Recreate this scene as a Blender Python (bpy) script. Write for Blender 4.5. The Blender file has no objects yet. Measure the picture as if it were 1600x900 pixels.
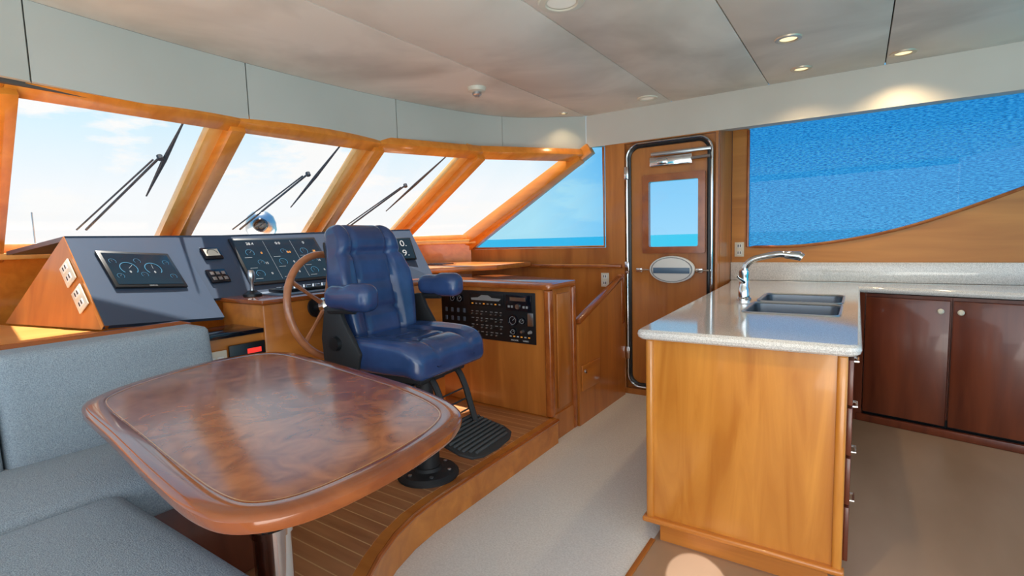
import bpy, bmesh, math, random
from mathutils import Vector as V, Matrix
random.seed(3)
SC = bpy.context.scene
COL = SC.collection
PI = math.pi
ORG = {}
# ------------------------------------------------------------------ camera
CAMZ = 1.31
CR = V((.8301, .5567, -.0291)); CU = V((-.0291, .0953, .995)); CF = V((-.5569, .8252, -.0953))
cam = bpy.data.cameras.new('camera'); cam.lens = 18.11; cam.sensor_width = 36; cam.clip_start = .02; cam.clip_end = 9000
co = bpy.data.objects.new('camera', cam); COL.objects.link(co)
m = Matrix.Identity(4)
for i in range(3):
    m[i][0] = CR[i]; m[i][1] = CU[i]; m[i][2] = -CF[i]
m[2][3] = CAMZ
co.matrix_world = m
SC.camera = co
SC.view_settings.view_transform = 'Standard'
SC.view_settings.look = 'None'

def ray(u, v):
    return CR*(u-800) + CU*(450-v) + CF*805
def hit(u, v, p, n):
    d = ray(u, v); o = V((0, 0, CAMZ)); n = V(n); p = V(p)
    return o + d*((p-o).dot(n)/d.dot(n))

# ------------------------------------------------------------------ materials
def newmat(name):
    mt = bpy.data.materials.new(name); mt.use_nodes = True
    nt = mt.node_tree; b = nt.nodes['Principled BSDF']
    return mt, nt, b
def plain(name, col, rough=.5, metal=0, coat=0, emis=None, es=0, spec=.5, bump=0, bscale=60):
    mt, nt, b = newmat(name)
    b.inputs['Base Color'].default_value = (*col, 1)
    b.inputs['Roughness'].default_value = rough
    b.inputs['Metallic'].default_value = metal
    b.inputs['Coat Weight'].default_value = coat
    b.inputs['Coat Roughness'].default_value = .05
    b.inputs['Specular IOR Level'].default_value = spec
    if emis:
        b.inputs['Emission Color'].default_value = (*emis, 1); b.inputs['Emission Strength'].default_value = es
    tc = nt.nodes.new('ShaderNodeTexCoord'); nz = nt.nodes.new('ShaderNodeTexNoise'); nz.inputs['Scale'].default_value = bscale
    nt.links.new(tc.outputs['Object'], nz.inputs['Vector'])
    if bump:
        bp = nt.nodes.new('ShaderNodeBump'); bp.inputs['Strength'].default_value = bump; bp.inputs['Distance'].default_value = .01
        nt.links.new(nz.outputs['Fac'], bp.inputs['Height']); nt.links.new(bp.outputs['Normal'], b.inputs['Normal'])
    return mt
def noisy(name, c1, c2, scale, rough=.5, lo=.35, hi=.65, detail=4, coat=0, stretch=(1, 1, 1), dist=0, bump=0, spec=.5, coords='Object', crough=.06):
    mt, nt, b = newmat(name); L = nt.links.new
    tc = nt.nodes.new('ShaderNodeTexCoord'); mp = nt.nodes.new('ShaderNodeMapping'); mp.inputs['Scale'].default_value = stretch
    nz = nt.nodes.new('ShaderNodeTexNoise'); nz.inputs['Scale'].default_value = scale; nz.inputs['Detail'].default_value = detail; nz.inputs['Distortion'].default_value = dist
    rp = nt.nodes.new('ShaderNodeValToRGB'); rp.color_ramp.elements[0].position = lo; rp.color_ramp.elements[1].position = hi
    rp.color_ramp.elements[0].color = (*c1, 1); rp.color_ramp.elements[1].color = (*c2, 1)
    L(tc.outputs[coords], mp.inputs['Vector']); L(mp.outputs['Vector'], nz.inputs['Vector']); L(nz.outputs['Fac'], rp.inputs['Fac']); L(rp.outputs['Color'], b.inputs['Base Color'])
    b.inputs['Roughness'].default_value = rough; b.inputs['Coat Weight'].default_value = coat; b.inputs['Coat Roughness'].default_value = crough
    b.inputs['Specular IOR Level'].default_value = spec
    if bump:
        bp = nt.nodes.new('ShaderNodeBump'); bp.inputs['Strength'].default_value = bump; bp.inputs['Distance'].default_value = .004
        L(nz.outputs['Fac'], bp.inputs['Height']); L(bp.outputs['Normal'], b.inputs['Normal'])
    return mt
def wood(name, c1, c2, axis='z', rough=.3, coat=.3, sc=1, st_=.12, dist=.7):
    st = {'x': (st_, 1, 1), 'y': (1, st_, 1), 'z': (1, 1, st_)}[axis]
    return noisy(name, c1, c2, 9*sc, rough, .3, .72, 7, coat, st, dist)
M = {}
M['cherry'] = wood('cherry_wood', (.36, .108, .018), (.58, .21, .04), 'z', .30, .3)
M['cherryx'] = wood('cherry_wood_horizontal', (.40, .12, .018), (.64, .235, .042), 'x', .28, .3)
M['cherryy'] = wood('cherry_wood_crosswise', (.40, .12, .018), (.64, .235, .042), 'y', .28, .3)
M['amberx'] = wood('amber_wall_wood', (.42, .145, .022), (.60, .24, .045), 'x', .5, .05)
M['trimwood'] = wood('reddish_trim_wood', (.27, .062, .012), (.44, .125, .024), 'y', .2, .5)
M['mullion'] = wood('sunlit_mullion_wood', (.70, .205, .018), (.86, .295, .034), 'x', .3, .35, 2, .06)  # sun glow on the posts is mixed into this wood colour
M['mullionlit'] = wood('mullion_wood_lit_sides', (.92, .42, .09), (1.0, .55, .17), 'x', .3, .3, 2, .06)  # lit copy of the mullion wood; window light is in the colour
M['shelfwood'] = wood('sunlit_shelf_wood', (.78, .32, .06), (.95, .48, .13), 'y', .3, .3)  # cherry with sunlight painted in as a brighter colour
M['island'] = wood('amber_island_wood', (.45, .15, .018), (.68, .28, .047), 'z', .25, .45, 1.25, .13, 1.1)
M['dark'] = wood('dark_mahogany', (.085, .016, .007), (.20, .045, .017), 'z', .3, .3)
M['table'] = noisy('burl_table_veneer', (.19, .045, .014), (.44, .145, .045), 11, .22, .3, .7, 10, .55, (1, 1, 1), 1.6, crough=.11)
M['tableedge'] = wood('table_edge_wood', (.18, .040, .011), (.31, .085, .022), 'x', .16, .6)
M['inlay'] = plain('pale_inlay', (.50, .26, .11), .2, coat=.5)
M['slate'] = plain('slate_console_laminate', (.052, .076, .122), .36, spec=.5, bump=.05, bscale=300)
M['slatelight'] = plain('slate_edge', (.09, .12, .17), .4)
M['black'] = plain('satin_black', (.008, .009, .011), .35)
M['blackgloss'] = plain('black_glass', (.004, .006, .012), .08, spec=.5)
M['wiper'] = plain('dark_grey_wiper', (.05, .055, .065), .5)
M['screen'] = plain('lit_screen', (.004, .012, .022), .12, emis=(.01, .035, .055), es=.5)
M['cyan'] = plain('cyan_screen_marks', (.02, .10, .17), .4, emis=(.08, .36, .58), es=.22)
M['whitemark'] = plain('white_marks', (.42, .42, .42), .5, emis=(.7, .75, .8), es=.10)
M['greymark'] = plain('grey_marks', (.28, .29, .30), .5)
M['bandblue'] = plain('blue_grey_band', (.10, .17, .26), .3)
M['red'] = plain('red_lit_digits', (.6, .02, .02), .4, emis=(1, .05, .03), es=.7)
M['orange'] = plain('orange_marks', (.8, .3, .03), .5, emis=(1, .4, .05), es=.3)
M['navy'] = noisy('navy_leather', (.016, .040, .118), (.032, .072, .205), 6, .27, .3, .7, 5, .2, bump=.18)
M['chrome'] = plain('polished_chrome', (.72, .72, .72), .10, 1)
M['steel'] = plain('brushed_steel', (.55, .56, .57), .28, 1)
M['sinksteel'] = plain('dark_sink_steel', (.34, .37, .41), .26, 1)
M['white'] = plain('white_plastic', (.78, .77, .74), .4)
M['ivory'] = plain('ivory_plate', (.70, .64, .52), .4)
M['fabric'] = noisy('grey_blue_settee_cloth', (.21, .255, .295), (.37, .43, .48), 330, .95, .3, .7, 2, 0, bump=.6, spec=.12)
M['ceil'] = noisy('taupe_suede_ceiling', (.60, .54, .465), (.84, .775, .69), 1.4, .5, .34, .60, 4, 0, (1, 1, 1), .6, spec=.35)
M['header'] = noisy('grey_green_header_vinyl', (.49, .49, .445), (.56, .555, .51), 1.2, .7, .3, .7, 3, 0, spec=.25)
M['soffit'] = noisy('cream_soffit_vinyl', (.56, .505, .44), (.64, .585, .52), 1.2, .7, .3, .7, 3, 0, spec=.25)
M['seam'] = plain('dark_seam', (.10, .085, .075), .9)
M['stone'] = noisy('speckled_solid_surface', (.46, .44, .42), (.76, .73, .70), 330, .09, .35, .6, 2, .35)
M['carpet'] = noisy('cream_carpet', (.66, .63, .595), (.80, .77, .735), 130, .95, .3, .7, 5, 0, bump=.4, spec=.1)
M['vinyl'] = noisy('tan_galley_floor', (.28, .17, .10), (.46, .30, .195), 1.6, .32, .3, .7, 5, 0, (1, .35, 1))
M['rubber'] = plain('black_rubber', (.012, .013, .015), .6)
M['tread'] = plain('grey_rubber_tread', (.05, .055, .06), .55)
M['wheelwood'] = wood('steering_wheel_wood', (.35, .12, .05), (.55, .22, .10), 'y', .25, .5)
M['lamp'] = plain('warm_bulb', (.9, .7, .4), .5, emis=(1, .78, .42), es=1.25)
M['lampring'] = plain('warm_lamp_ring', (.62, .52, .40), .35, .6)
M['lampdim'] = plain('faint_glow_lens', (.55, .50, .42), .3, emis=(1, .9, .75), es=.25)  # lens gives off a faint glow of its own
M['deck'] = plain('white_foredeck', (.75, .75, .74), .5)
# teak sole with pale strips
def teak():
    mt, nt, b = newmat('teak_and_holly_sole'); L = nt.links.new; N = nt.nodes.new
    tc = N('ShaderNodeTexCoord'); sp = N('ShaderNodeSeparateXYZ'); L(tc.outputs['Object'], sp.inputs[0])
    a = N('ShaderNodeMath'); a.operation = 'MULTIPLY'; a.inputs[1].default_value = 1/.062; L(sp.outputs['Y'], a.inputs[0])
    f = N('ShaderNodeMath'); f.operation = 'FRACT'; L(a.outputs[0], f.inputs[0])
    g = N('ShaderNodeMath'); g.operation = 'LESS_THAN'; g.inputs[1].default_value = .08; L(f.outputs[0], g.inputs[0])
    mp = N('ShaderNodeMapping'); mp.inputs['Scale'].default_value = (.15, 1, 1); nz = N('ShaderNodeTexNoise'); nz.inputs['Scale'].default_value = 14; nz.inputs['Detail'].default_value = 6
    L(tc.outputs['Object'], mp.inputs[0]); L(mp.outputs[0], nz.inputs['Vector'])
    rp = N('ShaderNodeValToRGB'); rp.color_ramp.elements[0].color = (.32, .125, .05, 1); rp.color_ramp.elements[1].color = (.52, .235, .10, 1); rp.color_ramp.elements[0].position = .3; rp.color_ramp.elements[1].position = .7
    L(nz.outputs['Fac'], rp.inputs['Fac'])
    mx = N('ShaderNodeMix'); mx.data_type = 'RGBA'; L(g.outputs[0], mx.inputs['Factor']); L(rp.outputs['Color'], mx.inputs['A']); mx.inputs['B'].default_value = (.66, .40, .19, 1)
    L(mx.outputs['Result'], b.inputs['Base Color']); b.inputs['Roughness'].default_value = .3; b.inputs['Coat Weight'].default_value = .2
    return mt
M['teak'] = teak()
def glassmat(name, tint, gl=.05):
    mt = bpy.data.materials.new(name); mt.use_nodes = True; nt = mt.node_tree; nt.nodes.clear(); N = nt.nodes.new; L = nt.links.new
    o = N('ShaderNodeOutputMaterial'); t = N('ShaderNodeBsdfTransparent'); t.inputs[0].default_value = (*tint, 1)
    g = N('ShaderNodeBsdfGlossy'); g.inputs['Roughness'].default_value = .02
    mx = N('ShaderNodeMixShader'); mx.inputs[0].default_value = gl
    L(t.outputs[0], mx.inputs[1]); L(g.outputs[0], mx.inputs[2]); L(mx.outputs[0], o.inputs[0]); return mt
M['glass'] = glassmat('window_glass', (.97, .985, 1), .02)
M['tintglass'] = glassmat('blue_tinted_window_glass', (.40, .76, .94), .02)
M['glass2'] = glassmat('reflective_window_glass', (.97, .985, 1), .02)
def meshshade():
    mt = bpy.data.materials.new('blue_mesh_shade_cloth'); mt.use_nodes = True; nt = mt.node_tree; nt.nodes.clear(); N = nt.nodes.new; L = nt.links.new
    o = N('ShaderNodeOutputMaterial'); t = N('ShaderNodeBsdfTransparent')
    tl = N('ShaderNodeBsdfTranslucent'); d = N('ShaderNodeBsdfDiffuse')
    tc = N('ShaderNodeTexCoord'); mp = N('ShaderNodeMapping'); mp.inputs['Scale'].default_value = (42, 42, 210)
    nz = N('ShaderNodeTexNoise'); nz.inputs['Scale'].default_value = 1; nz.inputs['Detail'].default_value = 2
    L(tc.outputs['Object'], mp.inputs[0]); L(mp.outputs[0], nz.inputs['Vector'])
    rp = N('ShaderNodeValToRGB'); rp.color_ramp.elements[0].position = .34; rp.color_ramp.elements[1].position = .66
    rp.color_ramp.elements[0].color = (.005, .13, .33, 1); rp.color_ramp.elements[1].color = (.09, .38, .66, 1)
    rq = N('ShaderNodeValToRGB'); rq.color_ramp.elements[0].position = .34; rq.color_ramp.elements[1].position = .66
    rq.color_ramp.elements[0].color = (.04, .34, .60, 1); rq.color_ramp.elements[1].color = (.18, .66, .92, 1)
    L(nz.outputs['Fac'], rp.inputs['Fac']); L(rp.outputs['Color'], d.inputs['Color']); L(rp.outputs['Color'], tl.inputs['Color'])
    L(nz.outputs['Fac'], rq.inputs['Fac']); L(rq.outputs['Color'], t.inputs['Color'])
    m1 = N('ShaderNodeMixShader'); m1.inputs[0].default_value = .6; L(d.outputs[0], m1.inputs[1]); L(tl.outputs[0], m1.inputs[2])
    m2 = N('ShaderNodeMixShader'); m2.inputs[0].default_value = .35; L(t.outputs[0], m2.inputs[1]); L(m1.outputs[0], m2.inputs[2])
    L(m2.outputs[0], o.inputs[0]); return mt
M['shade'] = meshshade()
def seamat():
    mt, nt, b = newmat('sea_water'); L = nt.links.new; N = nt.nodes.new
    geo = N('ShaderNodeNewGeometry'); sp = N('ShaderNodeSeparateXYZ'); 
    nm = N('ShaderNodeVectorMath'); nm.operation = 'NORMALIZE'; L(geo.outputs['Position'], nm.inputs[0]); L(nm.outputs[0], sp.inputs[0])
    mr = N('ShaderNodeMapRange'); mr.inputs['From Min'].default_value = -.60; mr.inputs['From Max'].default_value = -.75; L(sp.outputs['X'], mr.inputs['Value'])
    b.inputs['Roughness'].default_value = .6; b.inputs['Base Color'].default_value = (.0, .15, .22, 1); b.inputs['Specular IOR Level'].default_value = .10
    em = N('ShaderNodeEmission'); em.inputs[0].default_value = (.93, .95, .93, 1); em.inputs[1].default_value = .95  # white glow toward the bow paints sun glare and haze onto the water
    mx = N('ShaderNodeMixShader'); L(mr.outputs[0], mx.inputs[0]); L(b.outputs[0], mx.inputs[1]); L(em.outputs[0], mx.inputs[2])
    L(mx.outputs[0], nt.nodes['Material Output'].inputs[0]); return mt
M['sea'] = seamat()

# ------------------------------------------------------------------ object helpers
def finish(me, mat, ang=35):
    me.polygons.foreach_set('use_smooth', [True]*len(me.polygons))
    try: me.set_sharp_from_angle(angle=math.radians(ang))
    except Exception: pass
    for mm in (mat if isinstance(mat, (list, tuple)) else [mat]): me.materials.append(M[mm])
def obj(name, bm, mat, parent=None, label=None, cat=None, group=None, kind=None, local=False, ang=35):
    bmesh.ops.recalc_face_normals(bm, faces=bm.faces)
    me = bpy.data.meshes.new(name); bm.to_mesh(me); bm.free(); finish(me, mat, ang)
    o = bpy.data.objects.new(name, me); COL.objects.link(o)
    if parent is not None:
        o.parent = parent; ORG[o.name] = ORG[parent.name]
        if not local: me.transform(ORG[parent.name].inverted())
    else:
        xs = [v.co for v in me.vertices]
        mn = V([min(c[i] for c in xs) for i in range(3)]); mxx = V([max(c[i] for c in xs) for i in range(3)])
        org = V(((mn.x+mxx.x)/2, (mn.y+mxx.y)/2, mn.z)); mat_ = Matrix.Translation(org)
        me.transform(mat_.inverted()); o.location = org; ORG[o.name] = mat_
    if label: o['label'] = label
    if cat: o['category'] = cat
    if group: o['group'] = group
    if kind: o['kind'] = kind
    return o
def thing(name, label, cat, loc, rz=0, group=None, kind=None):
    o = bpy.data.objects.new(name, None); COL.objects.link(o); o.location = loc; o.rotation_euler = (0, 0, rz)
    o.empty_display_size = .1
    ORG[o.name] = Matrix.Translation(V(loc)) @ Matrix.Rotation(rz, 4, 'Z')
    if label: o['label'] = label
    if cat: o['category'] = cat
    if group: o['group'] = group
    if kind: o['kind'] = kind
    return o
def B(): return bmesh.new()
def merge(bm, b2, Mx=None):
    me = bpy.data.meshes.new('t'); b2.to_mesh(me); b2.free()
    if Mx is not None: me.transform(Mx)
    bm.from_mesh(me); bpy.data.meshes.remove(me)
def box(bm, x0, x1, y0, y1, z0, z1, bev=0, Mx=None, seg=2):
    b = B(); bmesh.ops.create_cube(b, size=1)
    for v in b.verts: v.co = V((x0+(v.co.x+.5)*(x1-x0), y0+(v.co.y+.5)*(y1-y0), z0+(v.co.z+.5)*(z1-z0)))
    if bev: bmesh.ops.bevel(b, geom=b.edges[:], offset=bev, segments=seg, profile=.5, affect='EDGES')
    merge(bm, b, Mx)
def extr(bm, pts, vec, bev=0, Mx=None):
    b = B(); vec = V(vec); a = [b.verts.new(V(p)) for p in pts]; c = [b.verts.new(V(p)+vec) for p in pts]; n = len(pts)
    b.faces.new(a); b.faces.new(c[::-1])
    for i in range(n): b.faces.new((a[i], c[i], c[(i+1) % n], a[(i+1) % n]))
    bmesh.ops.recalc_face_normals(b, faces=b.faces)
    if bev: bmesh.ops.bevel(b, geom=b.edges[:], offset=bev, segments=2, profile=.5, affect='EDGES')
    merge(bm, b, Mx)
def prism(bm, p2, z0, z1, bev=0): extr(bm, [(x, y, z0) for x, y in p2], (0, 0, z1-z0), bev)
def tube(bm, pts, r, seg=10, closed=False, Mx=None, flat=None):
    pts = [V(p) for p in pts]; n = len(pts); rings = []; b = B(); up = None
    for i, p in enumerate(pts):
        if closed: t = pts[(i+1) % n]-pts[i-1]
        else: t = pts[min(i+1, n-1)]-pts[max(i-1, 0)]
        t.normalize()
        if up is None:
            up = V((0, 0, 1)) if abs(t.z) < .9 else V((1, 0, 0))
        s = t.cross(up)
        if s.length < 1e-5: s = t.orthogonal()
        s.normalize(); up = s.cross(t).normalized()
        rr = r[i] if isinstance(r, (list, tuple)) else r
        fl = flat or 1
        rings.append([b.verts.new(p+s*math.cos(2*PI*k/seg)*rr+up*math.sin(2*PI*k/seg)*rr*fl) for k in range(seg)])
    for i in range(n if closed else n-1):
        a, c = rings[i], rings[(i+1) % n]
        for k in range(seg): b.faces.new((a[k], a[(k+1) % seg], c[(k+1) % seg], c[k]))
    if not closed: b.faces.new(rings[0][::-1]); b.faces.new(rings[-1])
    bmesh.ops.recalc_face_normals(b, faces=b.faces); merge(bm, b, Mx)
def lathe(bm, prof, seg=32, Mx=None, c=(0, 0, 0)):
    b = B(); rings = []; c = V(c)
    for r, z in prof:
        if r < 1e-5: rings.append([b.verts.new(c+V((0, 0, z)))])
        else: rings.append([b.verts.new(c+V((r*math.cos(2*PI*k/seg), r*math.sin(2*PI*k/seg), z))) for k in range(seg)])
    for a, d in zip(rings, rings[1:]):
        for k in range(seg):
            f = []
            f += [a[k % len(a)]] if len(a) == 1 else [a[k], a[(k+1) % seg]]
            f += [d[0]] if len(d) == 1 else [d[(k+1) % seg], d[k]]
            if len(set(f)) >= 3: b.faces.new(f)
    merge(bm, b, Mx)
def rbox(bm, c, s, r, n=10, deform=None, Mx=None):
    """soft rounded box: centre, full size, corner radius"""
    b = B(); bmesh.ops.create_cube(b, size=2); bmesh.ops.subdivide_edges(b, edges=b.edges[:], cuts=n, use_grid_fill=True)
    h = V(s)/2; c = V(c)
    for v in b.verts:
        p = V((math.sin(v.co.x*PI/2)*h.x, math.sin(v.co.y*PI/2)*h.y, math.sin(v.co.z*PI/2)*h.z))
        q = V([max(-(h[i]-r), min(h[i]-r, p[i])) for i in range(3)]); d = p-q
        if d.length > 1e-6: p = q+d.normalized()*r
        if deform: p = deform(p, h)
        v.co = c+p
    merge(bm, b, Mx)
def rrect(x0, x1, y0, y1, r, n=6):
    out = []
    for cx, cy, a in ((x1-r, y1-r, 0), (x0+r, y1-r, PI/2), (x0+r, y0+r, PI), (x1-r, y0+r, 1.5*PI)):
        for k in range(n+1):
            t = a+PI/2*k/n; out.append((cx+r*math.cos(t), cy+r*math.sin(t)))
    return out
def beam(bm, p, q, w, d, nrm, bev=.006, off=0):
    p, q = V(p), V(q); t = (q-p).normalized(); n = V(nrm); n = (n-t*n.dot(t)).normalized(); s = t.cross(n); L = (q-p).length
    Mx = Matrix.Identity(4)
    for i in range(3): Mx[i][0] = t[i]; Mx[i][1] = s[i]; Mx[i][2] = n[i]; Mx[i][3] = p[i]
    box(bm, 0, L, -w/2+off, w/2+off, -d/2, d/2, bev, Mx)
def frame(o, ex, ey):
    ex = V(ex).normalized(); ey = V(ey); ey = (ey-ex*ey.dot(ex)).normalized(); n = ex.cross(ey)
    Mx = Matrix.Identity(4)
    for i in range(3): Mx[i][0] = ex[i]; Mx[i][1] = ey[i]; Mx[i][2] = n[i]; Mx[i][3] = o[i]
    return Mx
def on(Mx, u, v):
    p = hit(u, v, Mx.translation, Mx.col[2].to_3d()); return Mx.inverted() @ p
def rect_on(Mx, px):
    q = [on(Mx, *p) for p in px]
    return ((q[0].x+q[3].x)/2, (q[1].x+q[2].x)/2, (q[3].y+q[2].y)/2, (q[0].y+q[1].y)/2)
def txt(s, Mx, x, y, size, z, mat, parent, name='lettering', align='CENTER'):
    cu = bpy.data.curves.new('t', 'FONT'); cu.body = s; cu.size = size; cu.extrude = .0003; cu.align_x = align; cu.align_y = 'CENTER'
    o = bpy.data.objects.new('t', cu); COL.objects.link(o); dg = bpy.context.evaluated_depsgraph_get()
    me = bpy.data.meshes.new_from_object(o.evaluated_get(dg)); me.transform(Mx @ Matrix.Translation((x, y, z))); b = B(); b.from_mesh(me)
    bpy.data.objects.remove(o); bpy.data.curves.remove(cu); bpy.data.meshes.remove(me)
    return obj(name, b, mat, parent)
def ring(bm, Mx, x, y, r, w, a0=0, a1=2*PI, z=.001, h=.0008, n=24):
    b = B(); f = []
    for k in range(n+1):
        a = a0+(a1-a0)*k/n
        f.append((b.verts.new((x+math.cos(a)*r, y+math.sin(a)*r, z+h)), b.verts.new((x+math.cos(a)*(r-w), y+math.sin(a)*(r-w), z+h))))
    for p, q in zip(f, f[1:]): b.faces.new((p[0], q[0], q[1], p[1]))
    merge(bm, b, Mx)
def S(name, bm, mat, parent=None): 
    return obj(name, bm, mat, parent, kind=None if parent else 'structure')

# ------------------------------------------------------------------ floors
EDGE = [(-1.56, 2.79), (-1.55, 1.62), (-1.535, 1.48), (-1.50, 1.34), (-1.44, 1.2), (-1.36, 1.06), (-1.22, .9), (-1.0, .76), (-.8, .7), (-.6, .66)]
b = B(); box(b, -1.75, -.70, -1.5, 4.05, -.06, 0); box(b, -4.0, -1.75, 2.9, 4.05, -.06, 0); S('floor', b, 'carpet')
b = B(); box(b, -.70, 2.0, -1.5, 4.5, -.06, 0); S('floor', b, 'vinyl')
b = B(); prism(b, EDGE+[(-.6, -1.2), (-3.9, -1.2), (-3.9, 3.06), (-1.66, 3.06), (-1.66, 2.79)], .001, .16, 0); S('floor', b, 'cherryx')
b = B(); inner = [(x-.045, y-.03) for x, y in EDGE]; prism(b, inner+[(-.65, -1.18), (-3.88, -1.18), (-3.88, 2.76)], .155, .163); S('floor', b, 'teak')
b = B(); tube(b, [(x, y, .15) for x, y in EDGE], .012, 8); S('trim_1', b, 'trimwood')
b = B(); box(b, -.712, -.69, -1.5, 2.07, 0, .006, .002); S('trim_2', b, 'cherryy')

# ------------------------------------------------------------------ ceiling with seams
def spline(pts, n=8, closed=False):
    out = []; P = [V((*p, 0)) if len(p) == 2 else V(p) for p in pts]
    P = [P[-1]]+P+[P[0], P[1]] if closed else [P[0]*2-P[1]]+P+[P[-1]*2-P[-2]]
    for i in range(1, len(P)-2):
        for k in range(n):
            t = k/n; a, b_, c, d = P[i-1:i+3]
            out.append(.5*((2*b_)+(c-a)*t+(2*a-5*b_+4*c-d)*t*t+(3*b_-a-3*c+d)*t**3))
    if not closed: out.append(P[-2])
    return out
CEILC = [(-1.91, 4.0), (-2.44, 3.54), (-2.71, 2.635), (-2.79, 1.614), (-2.74, .70), (-2.58, -.3), (-2.3, -1.2)]
cc = spline(CEILC, 10)
SEAMS = [-1.9, -1.2, -.54, .1, .75, 2.0]
b = B()
strip = [(x, y) for x, y, z in cc if x < -1.905]
prism(b, [(-1.903, 3.995)]+strip+[(-1.903, -1.2)], 2.30, 2.32)
for a, c in zip(SEAMS, SEAMS[1:]): box(b, a+.003, c-.003, -1.2, 4.0, 2.30, 2.32, .0015)
S('ceiling', b, 'ceil')
b = B(); prism(b, [(x-.1, y) for x, y, z in cc]+[(2.0, -1.2), (2.0, 4.05)], 2.321, 2.36); S('ceiling', b, 'seam')
hi_ = [(0, 10), (10, 20), (20, 30), (30, 40), (40, 50), (50, 60)]
for n, (a, c) in enumerate(hi_):
    seg = cc[a:c+1]; b = B()
    outer = [(p.x-.03, p.y+.01) for p in seg]; q = [(p.x, p.y) for p in seg]
    q[0] = (q[0][0]+(q[1][0]-q[0][0])*.03, q[0][1]+(q[1][1]-q[0][1])*.03); q[-1] = (q[-1][0]+(q[-2][0]-q[-1][0])*.03, q[-1][1]+(q[-2][1]-q[-1][1])*.03)
    prism(b, q+outer[::-1], 1.985, 2.299, 0)
    S('trim_%d' % (n+3), b, 'header')
b = B(); oo = [(p.x-.035, p.y+.012) for p in cc]; prism(b, oo+[(x-.03, y+.01) for x, y in oo[::-1]], 1.97, 2.33); S('wall_header', b, 'seam')
b = B(); extr(b, [(-1.905, 3.99, 2.299), (-1.905, 3.99, 2.042), (-1.905, 4.56, 2.125), (-1.905, 4.56, 2.299)], (3.9, 0, 0)); S('trim_9', b, 'soffit')

# ------------------------------------------------------------------ windshield
T_ = [(-2.60, -.42), (-2.80, .63), (-2.81, 1.56), (-2.75, 2.50), (-2.45, 3.27), (-1.93, 3.97)]
B_ = [(-3.72, -.50), (-3.92, .75), (-3.94, 1.66), (-3.88, 2.72), (-3.68, 3.50), (-3.17, 3.97)]
ZT, ZB = 2.0, 1.32
T3 = [V((x, y, ZT)) for x, y in T_]; B3 = [V((x, y, ZB)) for x, y in B_]
def wn(i):
    ex = T3[i+1]-T3[i]; ey = T3[i]-B3[i]; n = ex.cross(ey).normalized()
    return n if n.x > 0 else -n
tn = 10
for i in range(6):
    n = (wn(max(i-1, 0))+wn(min(i, 4))).normalized()
    up = (T3[i]-B3[i]).normalized(); side = up.cross(n); 
    if side.y > 0: side = -side
    b = B(); w = .074
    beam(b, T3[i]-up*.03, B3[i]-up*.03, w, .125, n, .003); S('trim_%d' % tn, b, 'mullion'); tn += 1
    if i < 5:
        b = B(); o_ = side*.072-n*.035; beam(b, T3[i]+o_-up*.03, B3[i]+o_-up*.03, .075, .05, n, .003); S('trim_%d' % tn, b, 'mullionlit'); tn += 1
for i in range(5):
    n = wn(i)
    wdw = thing('window_%d' % (i+1), None, None, ((B3[i]+B3[i+1])/2), kind='structure')
    b = B()
    up = (T3[i]-B3[i]).normalized()
    beam(b, T3[i]-up*.03, T3[i+1]-up*.03, .092, .06, n, .003); beam(b, B3[i]+up*.01, B3[i+1]+up*.01, .05, .06, n, .004)
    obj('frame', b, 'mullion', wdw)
    b = B(); b.faces.new([b.verts.new(p-n*.045) for p in (T3[i], T3[i+1], B3[i+1], B3[i])]); obj('glass', b, 'glass', wdw)
b = B()
for i in range(5):
    p, q = B_[i], B_[i+1]
    extr(b, [(p[0]+.02, p[1], .0), (q[0]+.02, q[1], .0), (q[0]+.02, q[1], ZB-.01), (p[0]+.02, p[1], ZB-.01)], (-.06, 0, 0))
S('wall_front', b, 'mullion')
b = B(); prism(b, [(x+.10, y) for x, y in B_]+[(x-.05, y) for x, y in B_[::-1]], ZB-.045, ZB-.008, .006); S('trim_%d' % tn, b, 'mullionlit'); tn += 1
def wiper(i, pivot, elbow, top, bot, lab):
    n = wn(i)
    def bl(s, t, o=.075): return (B3[i]*(1-s)+B3[i+1]*s)*(1-t)+(T3[i]*(1-s)+T3[i+1]*s)*t-n*o
    t = thing('windshield_wiper', lab, 'wiper', bl(*pivot), group='wipers outside the windshield panes')
    for nm, pts, r in (('arm', [bl(*pivot), bl(*elbow)], .007), ('arm', [bl(pivot[0]-.05, pivot[1]), bl(elbow[0]-.03, elbow[1]-.02)], .005)):
        b = B(); tube(b, pts, r, 6); obj(nm, b, 'wiper', t)
    b = B(); mid = ((top[0]+bot[0])/2, (top[1]+bot[1])/2)
    tube(b, [bl(*top), bl(*mid), bl(*bot)], [.005, .015, .005], 6, flat=.7); obj('blade', b, 'wiper', t)
    b = B(); tube(b, [bl(*elbow, .085), bl(*elbow, .06)], .016, 8); obj('hinge', b, 'wiper', t)
wiper(1, (.47, .08), (.73, .64), (.78, .88), (.74, .36), 'dark wiper outside the leftmost windshield pane')
wiper(2, (.42, .08), (.68, .62), (.80, .90), (.70, .31), 'dark wiper outside the second windshield pane behind the searchlight')
wiper(3, (.34, .08), (.62, .57), (.80, .89), (.64, .29), 'dark wiper outside the third windshield pane right of helm chair')

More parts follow.
